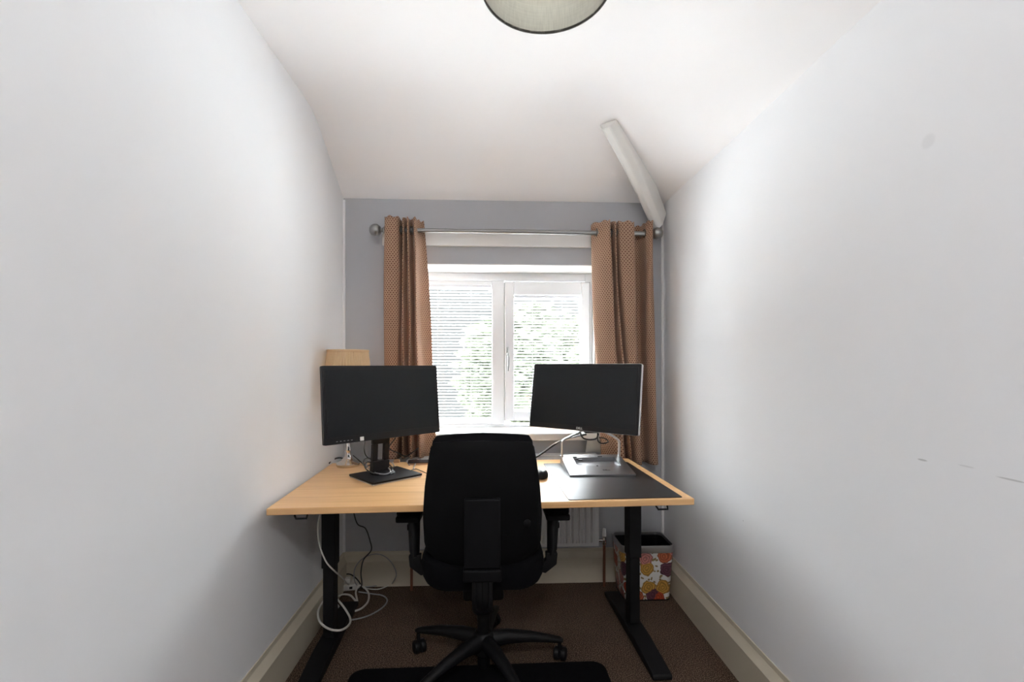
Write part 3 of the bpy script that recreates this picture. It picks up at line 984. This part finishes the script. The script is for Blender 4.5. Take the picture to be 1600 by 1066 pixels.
# added fitting that dresses the fill lamp behind the camera
cl_ = thing('ceiling_light', 'added round white fitting of the fill lamp behind the camera', 'ceiling light', (0.08, -0.55, 2.40))
lathe('light_body', [(0.20, 0.072), (0.22, 0.06), (0.22, 0.03), (0.20, 0.025)], 'white', cl_, n=40)

# ------------------------------------------------------------ office chair
ch = thing('office_chair', 'black fabric swivel office chair seen from behind at the desk', 'office chair', (-0.032, 1.924, 0))
YBk = 1.655 - 1.924      # rear of the backrest, chair coordinates


def hwid(s):   # half width over height fraction
    pts = [(0, 0.203), (0.12, 0.214), (0.35, 0.216), (0.6, 0.208), (0.8, 0.196), (0.93, 0.187), (1, 0.184)]
    for (a, b_), (c, d) in zip(pts, pts[1:]):
        if s <= c: return b_ + (d - b_) * (s - a) / (c - a)
    return pts[-1][1]


def back_part(name, m, s0, s1, y_in, th, grow, edge, ns=24, **k):
    rings = []
    nq = 40
    for j in range(ns + 1):
        s = s0 + (s1 - s0) * j / ns
        e = min(1, (s - s0) / 0.05, (s1 - s) / 0.05)
        e = max(e, 0.0); ee = math.sqrt(max(0.0, 1 - (1 - e) ** 2))
        Wd = (hwid(s) + grow) - 0.011 * (1 - ee)
        T = th * (0.35 + 0.65 * ee)
        rg = []
        for q in range(nq):
            a = 2 * PI * q / nq
            cx_, sy_ = math.cos(a), math.sin(a)
            ex = 0.28
            x = Wd * math.copysign(abs(cx_) ** ex, cx_); yy = T * math.copysign(abs(sy_) ** 0.5, sy_)
            f = (x / Wd) ** 2
            zb = 0.505 + 0.055 * f ** 1.2; zt = 1.012 - 0.014 * f
            lean = 0.035 * (1 - s) ** 2 - 0.015 * math.sin(PI * s)
            rg.append((x, YBk + y_in + yy + lean + edge * f, zb + (zt - zb) * s))
        rings.append(rg)
    return loft(name, rings, m, ch, **k)


M['shell'] = mat('matt_black_shell', (0.0025, 0.0025, 0.003), 0.7, spec=0.12)
back_part('back_shell', 'shell', 0.0, 0.955, 0.010, 0.010, 0, 0.035)
back_part('backrest_cushion', 'blackf', 0.02, 1.0, 0.045, 0.028, -0.002, 0.030)
M['spine'] = mat('satin_black_spine', (0.004, 0.004, 0.005), 0.6, spec=0.14)
boxes('spine_panel', [((-0.064, YBk - 0.022, 0.545), (0.064, YBk + 0.02, 0.79))], 'spine', ch, bevel=0.006)
boxes('spine_cap', [((-0.067, YBk - 0.028, 0.500), (0.067, YBk + 0.03, 0.543))], 'spine', ch, bevel=0.006)
lathe('adjustment_knob', [(0.014, 0), (0.014, 0.006), (0.008, 0.009)], 'spine', ch, n=20, loc=(0.160, YBk + 0.022, 0.69), rot=(PI / 2, 0, 0))
# J-bar from the spine under the seat
bm = bmesh.new()
tube_into(bm, cat([(0, YBk + 0.0, 0.56), (0, YBk + 0.0, 0.43), (0, YBk + 0.03, 0.375), (0, YBk + 0.10, 0.352), (0, 0.0, 0.36)], 8), (0.037, 0.016), 12, flat=(0, 1, 0.001))
from_bm('back_bar', bm, 'black', ch, smooth='auto')
boxes('bar_ribs', [((q - 0.002, YBk - 0.020, 0.40), (q + 0.002, YBk - 0.010, 0.50)) for q in (-0.022, 0.0, 0.022)], 'spine', ch)
# seat
rings = []
for z, e in ((0.422, 0.87), (0.430, 0.94), (0.455, 0.985), (0.495, 1.0), (0.520, 0.985), (0.532, 0.93), (0.536, 0.8)):
    rg = []
    for x, y in rrect(0.232, 0.225, 0.09, 8):
        f = (x / 0.232) ** 2
        rg.append((x * e, (y * e) - 0.01, z + 0.022 * f - (0.02 if y > 0.18 else 0)))
    rings.append(rg)
loft('seat', rings, 'blackf', ch)
box('tilt_mechanism', (-0.08, -0.10, 0.335), (0.08, 0.12, 0.42), 'black', ch, bevel=0.012)
box('seat_pan', (-0.17, -0.16, 0.415), (0.17, 0.17, 0.445), 'black', ch, bevel=0.008)
# levers and the cord tags that hang under the seat
tube('height_lever', [(0.08, 0.02, 0.40), (0.17, 0.03, 0.395), (0.215, 0.035, 0.385)], 0.006, 'black', ch, n=8, sub=4)
box('lever_paddle', (0.19, 0.02, 0.365), (0.235, 0.06, 0.385), 'spine', ch, bevel=0.005)
tube('tension_lever', [(-0.08, 0.0, 0.40), (-0.175, 0.0, 0.405), (-0.18, 0.0, 0.37)], 0.004, 'black', ch, n=8, sub=4)
# armrests
for s in (-1, 1):
    pad = slab('arm_pad', 0.050, 0.125, 0.035, 0.655, 0.684, 'blackf', ch, bevel=0.006, loc=(s * 0.298, 0.06, 0))
    bm = bmesh.new()
    tube_into(bm, [(s * 0.292, 0.045, 0.655), (s * 0.290, 0.035, 0.60), (s * 0.282, 0.0, 0.50), (s * 0.276, -0.012, 0.475)], [(0.026, 0.034), (0.025, 0.034), (0.021, 0.030), (0.014, 0.024)], 12, flat=(0, 1, 0.001))
    ps = from_bm('arm_post', bm, 'black', ch, smooth='auto')
    box('height_button', (s * 0.31 - 0.006, 0.02, 0.575), (s * 0.31 + 0.006, 0.05, 0.60), 'spine', ps, bevel=0.003)
    box('pad_carrier', (s * 0.300 - 0.048, -0.06, 0.632), (s * 0.300 + 0.048, 0.12, 0.656), 'spine', ps, bevel=0.006)
    bm = bmesh.new()
    tube_into(bm, [(s * 0.278, -0.01, 0.49), (s * 0.276, -0.012, 0.455), (s * 0.250, -0.01, 0.432), (s * 0.205, 0.0, 0.440), (s * 0.12, 0.0, 0.428)], (0.024, 0.016), 4, flat=(0, 1, 0.001))
    from_bm('arm_bracket', bm, 'black', ch, bevel=0.003)
# column
lathe('gas_column', [(0.014, 0.22), (0.014, 0.36)], 'steel', ch, n=24)
lathe('column_sleeve', [(0.022, 0.02), (0.026, 0.03), (0.027, 0.16), (0.026, 0.26), (0.024, 0.262)], 'black', ch, n=24)
lathe('base_hub', [(0.03, 0.075), (0.045, 0.085), (0.046, 0.145), (0.036, 0.165), (0.028, 0.17)], 'black', ch, n=30)
camp = [ld(-0.42, 2.09), ld(0.212, 1.957), ld(-0.075, 2.27)]
v0 = camp[2] - Vector((ch.location.x, ch.location.y, 0))
a0 = math.atan2(v0.y, v0.x)
RB = 0.325
for k in range(5):
    a = a0 + k * 2 * PI / 5
    c_, s_ = math.cos(a), math.sin(a)
    bm = bmesh.new()
    pts = [(0.035, 0.128, 0.030, 0.036), (0.10, 0.132, 0.026, 0.030), (0.20, 0.120, 0.022, 0.022), (0.28, 0.102, 0.019, 0.016), (RB, 0.092, 0.017, 0.012), (RB + 0.012, 0.088, 0.010, 0.008)]
    tube_into(bm, [(r_ * c_, r_ * s_, z) for r_, z, _, _ in pts], [(w_, h_) for _, _, w_, h_ in pts], 10)
    lg = from_bm('base_leg', bm, 'black', ch, smooth='auto')
    cx_, cy_ = RB * c_, RB * s_
    bm = bmesh.new()
    tube_into(bm, [(cx_, cy_, 0.045), (cx_, cy_, 0.092)], 0.0075, 10)
    ca = a + (0.9 if k % 2 else -0.5)
    ax = Vector((math.cos(ca), math.sin(ca), 0))
    off = Vector((-ax.y, ax.x, 0)) * 0.012
    c0 = Vector((cx_, cy_, 0.0275)) + off
    for sg in (-1, 1):
        pts2 = [(0.006, 0.027 * 0.6), (0.006, 0.0265), (0.012, 0.0275), (0.022, 0.0265), (0.027, 0.020), (0.029, 0.008)]
        n_ = 22
        rings = []
        for d_, r_ in pts2:
            cc = c0 + ax * sg * d_
            hp_ = Vector((-ax.y, ax.x, 0))
            rings.append([tuple(cc + hp_ * r_ * math.cos(2 * PI * i / n_) + Vector((0, 0, r_ * math.sin(2 * PI * i / n_)))) for i in range(n_)])
        loft_into(bm, rings)
    box_into(bm, (-0.006, -0.02, -0.012), (0.006, 0.02, 0.024), Matrix.Translation(c0) @ Matrix.Rotation(ca, 4, 'Z'))
    from_bm('caster', bm, 'black', lg, smooth='auto')

# ------------------------------------------------------------ floor mat
mc = ld(-0.12, 1.945 - 0.27)
tag(slab('floor_mat', 0.52, 0.27, 0.055, 0.0005, 0.012, 'mat', None, bevel=0.004, loc=(mc.x, mc.y, 0), rot=(0, 0, math.radians(0.6))), 'thin black rounded foam mat on the carpet under the chair', 'floor mat')

# ------------------------------------------------------------ waste bin
binm = mat('floral_print', (0.8, 0.8, 0.78), 0.35)
nt, b = nodes(binm)
tc0 = nt.nodes.new('ShaderNodeTexCoord')
sx_ = nt.nodes.new('ShaderNodeSeparateXYZ'); nt.links.new(tc0.outputs['Object'], sx_.inputs[0])
sm_ = nt.nodes.new('ShaderNodeMath'); sm_.operation = 'SUBTRACT'; nt.links.new(sx_.outputs[0], sm_.inputs[0]); nt.links.new(sx_.outputs[1], sm_.inputs[1])
cx__ = nt.nodes.new('ShaderNodeCombineXYZ'); nt.links.new(sm_.outputs[0], cx__.inputs[0]); nt.links.new(sx_.outputs[2], cx__.inputs[1])
def vor(scale, feature='F1'):
    v = nt.nodes.new('ShaderNodeTexVoronoi'); v.voronoi_dimensions = '2D'; v.inputs['Scale'].default_value = scale; v.feature = feature
    return v
nz_ = nt.nodes.new('ShaderNodeTexNoise'); nz_.inputs['Scale'].default_value = 28; nz_.inputs['Detail'].default_value = 3
nt.links.new(cx__.outputs[0], nz_.inputs['Vector'])
mixv = nt.nodes.new('ShaderNodeVectorMath'); mixv.operation = 'MULTIPLY_ADD'
mixv.inputs[1].default_value = (0.03, 0.03, 0.03)
nt.links.new(nz_.outputs['Color'], mixv.inputs[0]); nt.links.new(cx__.outputs[0], mixv.inputs[2])
v1 = vor(12.5)
nt.links.new(mixv.outputs[0], v1.inputs['Vector'])
v1.inputs['Randomness'].default_value = 0.75
bloom = ramp(nt, [(0.0, (1, 1, 1)), (0.46, (1, 1, 1)), (0.49, (0, 0, 0))])
nt.links.new(v1.outputs['Distance'], bloom.inputs['Fac'])
sepc = nt.nodes.new('ShaderNodeSeparateColor'); nt.links.new(v1.outputs['Color'], sepc.inputs[0])
pal = ramp(nt, [(0.0, (0.55, 0.09, 0.04)), (0.25, (0.72, 0.30, 0.27)), (0.52, (0.66, 0.36, 0.08)), (0.70, (0.62, 0.16, 0.07)), (0.90, (0.16, 0.06, 0.09))], 'CONSTANT')
nt.links.new(sepc.outputs[0], pal.inputs['Fac'])
wv = nt.nodes.new('ShaderNodeMath'); wv.operation = 'MULTIPLY'; wv.inputs[1].default_value = 40
nt.links.new(v1.outputs['Distance'], wv.inputs[0])
sn = nt.nodes.new('ShaderNodeMath'); sn.operation = 'SINE'; nt.links.new(wv.outputs[0], sn.inputs[0])
pet = ramp(nt, [(0.0, (0.45, 0.45, 0.45)), (0.5, (1, 1, 1))])
nt.links.new(sn.outputs[0], pet.inputs['Fac'])
mm = nt.nodes.new('ShaderNodeMix'); mm.data_type = 'RGBA'; mm.blend_type = 'MULTIPLY'; mm.inputs[0].default_value = 0.8
nt.links.new(pal.outputs[0], mm.inputs[6]); nt.links.new(pet.outputs[0], mm.inputs[7])
v2 = vor(38); nt.links.new(mixv.outputs[0], v2.inputs['Vector'])
lf = ramp(nt, [(0.0, (0.20, 0.17, 0.05)), (0.20, (0.33, 0.22, 0.10)), (0.27, (0.80, 0.79, 0.77))])
nt.links.new(v2.outputs['Distance'], lf.inputs['Fac'])
m2 = nt.nodes.new('ShaderNodeMix'); m2.data_type = 'RGBA'
nt.links.new(bloom.outputs[0], m2.inputs[0]); nt.links.new(lf.outputs[0], m2.inputs[6]); nt.links.new(mm.outputs[2], m2.inputs[7])
nt.links.new(m2.outputs[2], b.inputs['Base Color'])
M['floral'] = binm
bx1 = 0.978; bw = 0.145; by0, by1 = 2.445, 2.665
bn = thing('waste_bin', 'floral patterned waste bin with silver rim in the right back corner', 'bin', (bx1 - bw, (by0 + by1) / 2, 0))
hd_ = (by1 - by0) / 2
rings = []
for z, e in ((0.003, 0.86), (0.01, 0.875), (0.262, 0.985)):
    rings.append([(x * e, y * e, z) for x, y in rrect(bw, hd_, 0.035, 6)])
loft('bin_body', rings, 'floral', bn, cap=False)
rings = [[(x * e, y * e, z) for x, y in rrect(bw, hd_, 0.035, 6)] for z, e in ((0.258, 0.992), (0.262, 1.0), (0.292, 1.01), (0.298, 1.0), (0.296, 0.965), (0.250, 0.955))]
loft('silver_rim', rings, 'silver', bn, cap=False)
rings = [[(x * e, y * e, z) for x, y in rrect(bw, hd_, 0.035, 6)] for z, e in ((0.296, 0.968), (0.02, 0.86))]
bm = bmesh.new(); R_ = loft_into(bm, rings, cap=False); bm.faces.new(R_[-1])
from_bm('bin_liner', bm, 'black', bn)
o = [(x * 0.88, y * 0.88) for x, y in rrect(bw, hd_, 0.035, 6)]
loft('bin_base', [[(x, y, 0.0) for x, y in o], [(x, y, 0.006) for x, y in o]], 'black', bn)


# ------------------------------------------------------------ cables and small things
def cable(label, pts, r, m, name='cable', group=None):
    o = tube(name, pts, r, m, None, n=8, sub=10)
    return tag(o, label, 'cable', group)


def fl(px, py, z):
    """point at height z that the photo shows at a pixel"""
    v = (HORIZON - py) / F_PX
    d = (z - HC) / v
    return ld((px - 800) / F_PX * d, d, z)


# black lead dropping from the desk to the sockets
cable('thin black power cable hanging from the desktop to the floor sockets',
      [at(550, 790, 2.56), at(558, 818, 2.57), at(571, 826, 2.58), at(578, 845, 2.58), at(580, 860, 2.58), at(568, 875, 2.57), at(564, 895, 2.55), fl(565, 915, 0.055), fl(556, 925, 0.01)], 0.0035, 'rubber')
cable('thin black cable arching over the adaptor behind the left desk leg',
      [fl(524, 908, 0.05), fl(535, 899, 0.07), fl(548, 898, 0.075), fl(560, 908, 0.05), fl(566, 920, 0.008)], 0.0035, 'rubber')
cable('white cable hanging in front of the left desk leg down to the floor',
      [at(502, 796, 2.02), at(497, 822, 2.02), at(499, 850, 2.03), at(509, 877, 2.03), at(523, 893, 2.05), at(535, 903, 2.20), fl(545, 914, 0.03), fl(562, 918, 0.010), fl(590, 921, 0.006), fl(612, 913, 0.006)], 0.0032, 'wcable')
cable('thick white cable looping low around the front of the left desk leg',
      [at(510, 936, 2.22), at(503, 943, 2.20), at(497, 957, 2.14), at(500, 972, 2.08), at(514, 983, 2.045), at(532, 985, 2.05), at(545, 977, 2.10), at(547, 966, 2.16), at(538, 950, 2.20), at(528, 938, 2.23), at(519, 930, 2.24)], 0.0048, 'wcable')
cable('white cable curled in a wide arc on the carpet beside the adaptor',
      [fl(528, 932, 0.020), fl(537, 929, 0.020), fl(548, 931, 0.018), fl(558, 941, 0.010), fl(556, 925, 0.02), fl(563, 915, 0.04), fl(575, 925, 0.012), fl(575, 940, 0.010), fl(563, 952, 0.010), fl(545, 956, 0.010), fl(533, 953, 0.010), fl(527, 945, 0.010)], 0.005, 'wcable')
cable('slim grey cable trailing furthest out over the carpet',
      [fl(560, 925, 0.02), fl(580, 928, 0.006), fl(598, 931, 0.006), fl(605, 939, 0.006), fl(596, 951, 0.006), fl(574, 963, 0.006), fl(548, 969, 0.006), fl(527, 969, 0.006)], 0.0035, 'gcable')
cable('slim pale cable standing in a tall loop against the skirting board',
      [fl(612, 913, 0.006), at(617, 905, 2.60), at(619, 895, 2.64), at(612, 880, 2.66), at(600, 869, 2.665), at(586, 866, 2.665), at(570, 871, 2.66), at(558, 882, 2.65), at(553, 898, 2.60), fl(560, 916, 0.02), fl(590, 915, 0.006), fl(620, 903, 0.006)], 0.003, 'gcable')
sp_ = fl(549, 920, 0.0)
sock = thing('extension_socket', 'white multi-way adaptor among the cables behind the left desk leg', 'extension socket', sp_, math.radians(12))
box('socket_block', (-0.045, -0.03, 0.0), (0.045, 0.03, 0.035), 'wcable', sock, bevel=0.006)
box('plug', (-0.038, -0.022, 0.036), (-0.002, 0.018, 0.065), 'wcable', sock, bevel=0.006)
box('plug', (0.004, -0.020, 0.036), (0.040, 0.022, 0.060), 'wcable', sock, bevel=0.006)
box('rocker_switch', (-0.008, -0.032, 0.012), (0.008, -0.029, 0.024), 'black', sock)

# coil draped over the left monitor stand
def dk(px, py, z=0.006): return fl(px, py, DZ + z)
cable('black cable coiled round the foot of the left monitor',
      [dk(590, 728, .05), dk(575, 722, .06), dk(570, 729, .05), dk(577, 737, .04), dk(592, 741, .022), dk(606, 740, .022), dk(613, 735, .025), dk(609, 727, .035), dk(598, 721, .05), dk(585, 718, .06), dk(573, 716, .07), dk(568, 722, .06), dk(572, 731, .045)], 0.003, 'rubber')
cable('shiny grey cable looped over the left monitor foot',
      [dk(578, 719, .06), dk(592, 722, .05), dk(603, 728, .04), dk(610, 736, .03), dk(604, 741, .022), dk(590, 740, .024), dk(578, 734, .03), dk(572, 726, .05), dk(580, 718, .065), dk(596, 717, .06), dk(612, 723, .045), dk(616, 729, .04)], 0.0028, 'gcable')
cable('black cable dropping from behind the left monitor to its foot',
      [dk(570, 690, .14), dk(569, 702, .12), dk(572, 712, .09), dk(580, 718, .07), dk(594, 721, .05)], 0.003, 'rubber')
cable('black lamp flex curving from the chrome lamp base',
      [dk(552, 712, .03), dk(559, 718, .02), dk(566, 724, .006), dk(571, 729, .006), dk(578, 727, .006)], 0.003, 'rubber')
cable('black cable lying against the left wall behind the lamp',
      [fl(514, 724, DZ + .006), dk(519, 719, .008), dk(527, 716, .012), dk(534, 716, .010), dk(540, 719, .006)], 0.0045, 'rubber')
cable('black cable hanging across the foot of the left curtain',
      [at(618, 684, 2.50), at(608, 700, 2.50), at(622, 708, 2.50), at(634, 713, 2.50), at(646, 706, 2.50), at(654, 700, 2.50)], 0.003, 'rubber')
cable('grey cable coiled on the back edge of the desk beside the chair',
      [dk(640, 727), dk(636, 721), dk(641, 717), dk(651, 716, .01), dk(658, 718, .012), dk(652, 721), dk(648, 727), dk(646, 733)], 0.0028, 'gcable')
cable('thin black cable running from the coil towards the chair',
      [dk(643, 735, .004), dk(650, 733, .004), dk(658, 736, .004), dk(670, 741, .004)], 0.002, 'rubber')
t0 = dk(662, 724, 0)
nb = thing('notebook', 'thin dark notebook lying at the back of the desk by the chair', 'notebook', (t0.x, t0.y, DZ + 0.0005), math.radians(6))
slab('page_block', 0.078, 0.035, 0.004, 0.0, 0.008, 'tan', nb)
slab('cover', 0.080, 0.037, 0.004, 0.008, 0.011, 'black', nb)
t0 = dk(620, 723, 0)
tag(box('wooden_block', (t0.x - 0.015, t0.y - 0.01, DZ + 0.0005), (t0.x + 0.015, t0.y + 0.01, DZ + 0.016), 'tan', bevel=0.002), 'small brown wooden block at the desk back behind the monitor stand', 'block')
# power brick and leads behind right monitor
cable('dark cable sagging from the right monitor stand to behind the chair',
      [dk(835, 716, .012), dk(848, 708, .03), dk(862, 698, .065), dk(876, 689, .10), dk(890, 684, .125), at(906, 681, 2.36), at(916, 679, 2.36)], 0.005, 'rubber')
cable('grey cable following the arch of the right monitor stand',
      [dk(838, 714, .010), dk(850, 705, .04), dk(866, 694, .08), dk(880, 688, .11), at(896, 683, 2.35), at(912, 681, 2.35)], 0.003, 'gcable')
cable('black cable looped below the right monitor beside its mount',
      [at(934, 672, 2.31), at(934, 688, 2.30), at(940, 693, 2.30), at(948, 692, 2.31), at(950, 689, 2.33), at(944, 685, 2.35), at(936, 684, 2.36)], 0.003, 'rubber')
cable('black cable hooped under the left side of the right monitor mount',
      [at(906, 674, 2.36), at(909, 682, 2.34), at(914, 686, 2.33), at(924, 687, 2.32), at(932, 685, 2.32), at(935, 678, 2.33)], 0.004, 'rubber')

# mouse
mp_ = dk(846, 746, 0)
mo = thing('computer_mouse', 'black computer mouse on the desk just right of the chair back', 'mouse', (mp_.x, mp_.y, DZ), math.radians(-10))
rings = []
for z, e in ((0.001, 0.93), (0.008, 1.0), (0.018, 0.97), (0.028, 0.80), (0.034, 0.52), (0.036, 0.2)):
    rings.append([(0.031 * e * math.cos(2 * PI * i / 32) * (1 + 0.06 * math.sin(2 * PI * i / 32)), 0.054 * e * math.sin(2 * PI * i / 32) - 0.006 * (1 - e), z) for i in range(32)])
loft('mouse_body', rings, 'black', mo)
tube('scroll_wheel', [(-0.004, 0.026, 0.028), (0.004, 0.026, 0.028)], 0.008, 'gcable', mo, n=16, sub=1)

# ------------------------------------------------------------ outside
random.seed(3)


def tree(x, y, h, rad_, nl, label):
    t = thing('garden_tree', label, 'tree', (x, y, -2.9))
    tube('trunk', [(0, 0, 0), (0.1, 0.05, h * 0.3), (0, 0, h * 0.6)], 0.14, 'bark', t, n=10, sub=4)
    bm = bmesh.new()
    for i in range(nl):
        a = random.uniform(0, 2 * PI); u = random.uniform(-1, 1); q = random.uniform(0.45, 1) ** 0.6
        c = Vector((math.cos(a) * math.sqrt(1 - u * u), math.sin(a) * math.sqrt(1 - u * u), u)) * rad_ * q
        c.z = c.z * 0.9 + h * 0.65
        s_ = random.uniform(0.08, 0.17)
        m_ = Matrix.Translation(c) @ Matrix.Rotation(random.uniform(0, 6.28), 4, 'Z') @ Matrix.Rotation(random.uniform(0, 3.1), 4, 'X')
        vs = [bm.verts.new(m_ @ Vector(p)) for p in ((-s_, 0, 0), (0, -s_ * .5, .02), (s_, 0, 0), (0, s_ * .5, .02))]
        bm.faces.new(vs)
    me = bpy.data.meshes.new('foliage'); bm.to_mesh(me); bm.free()
    f = link('foliage', me, 'leaf', t); f['kind'] = 'stuff'
    return t


tree(0.75, 9.0, 6.2, 1.5, 2600, 'green leafy tree seen through the right pane blind')
tree(-1.2, 7.0, 3.2, 1.0, 1500, 'low green bush seen through the foot of the left pane blind')
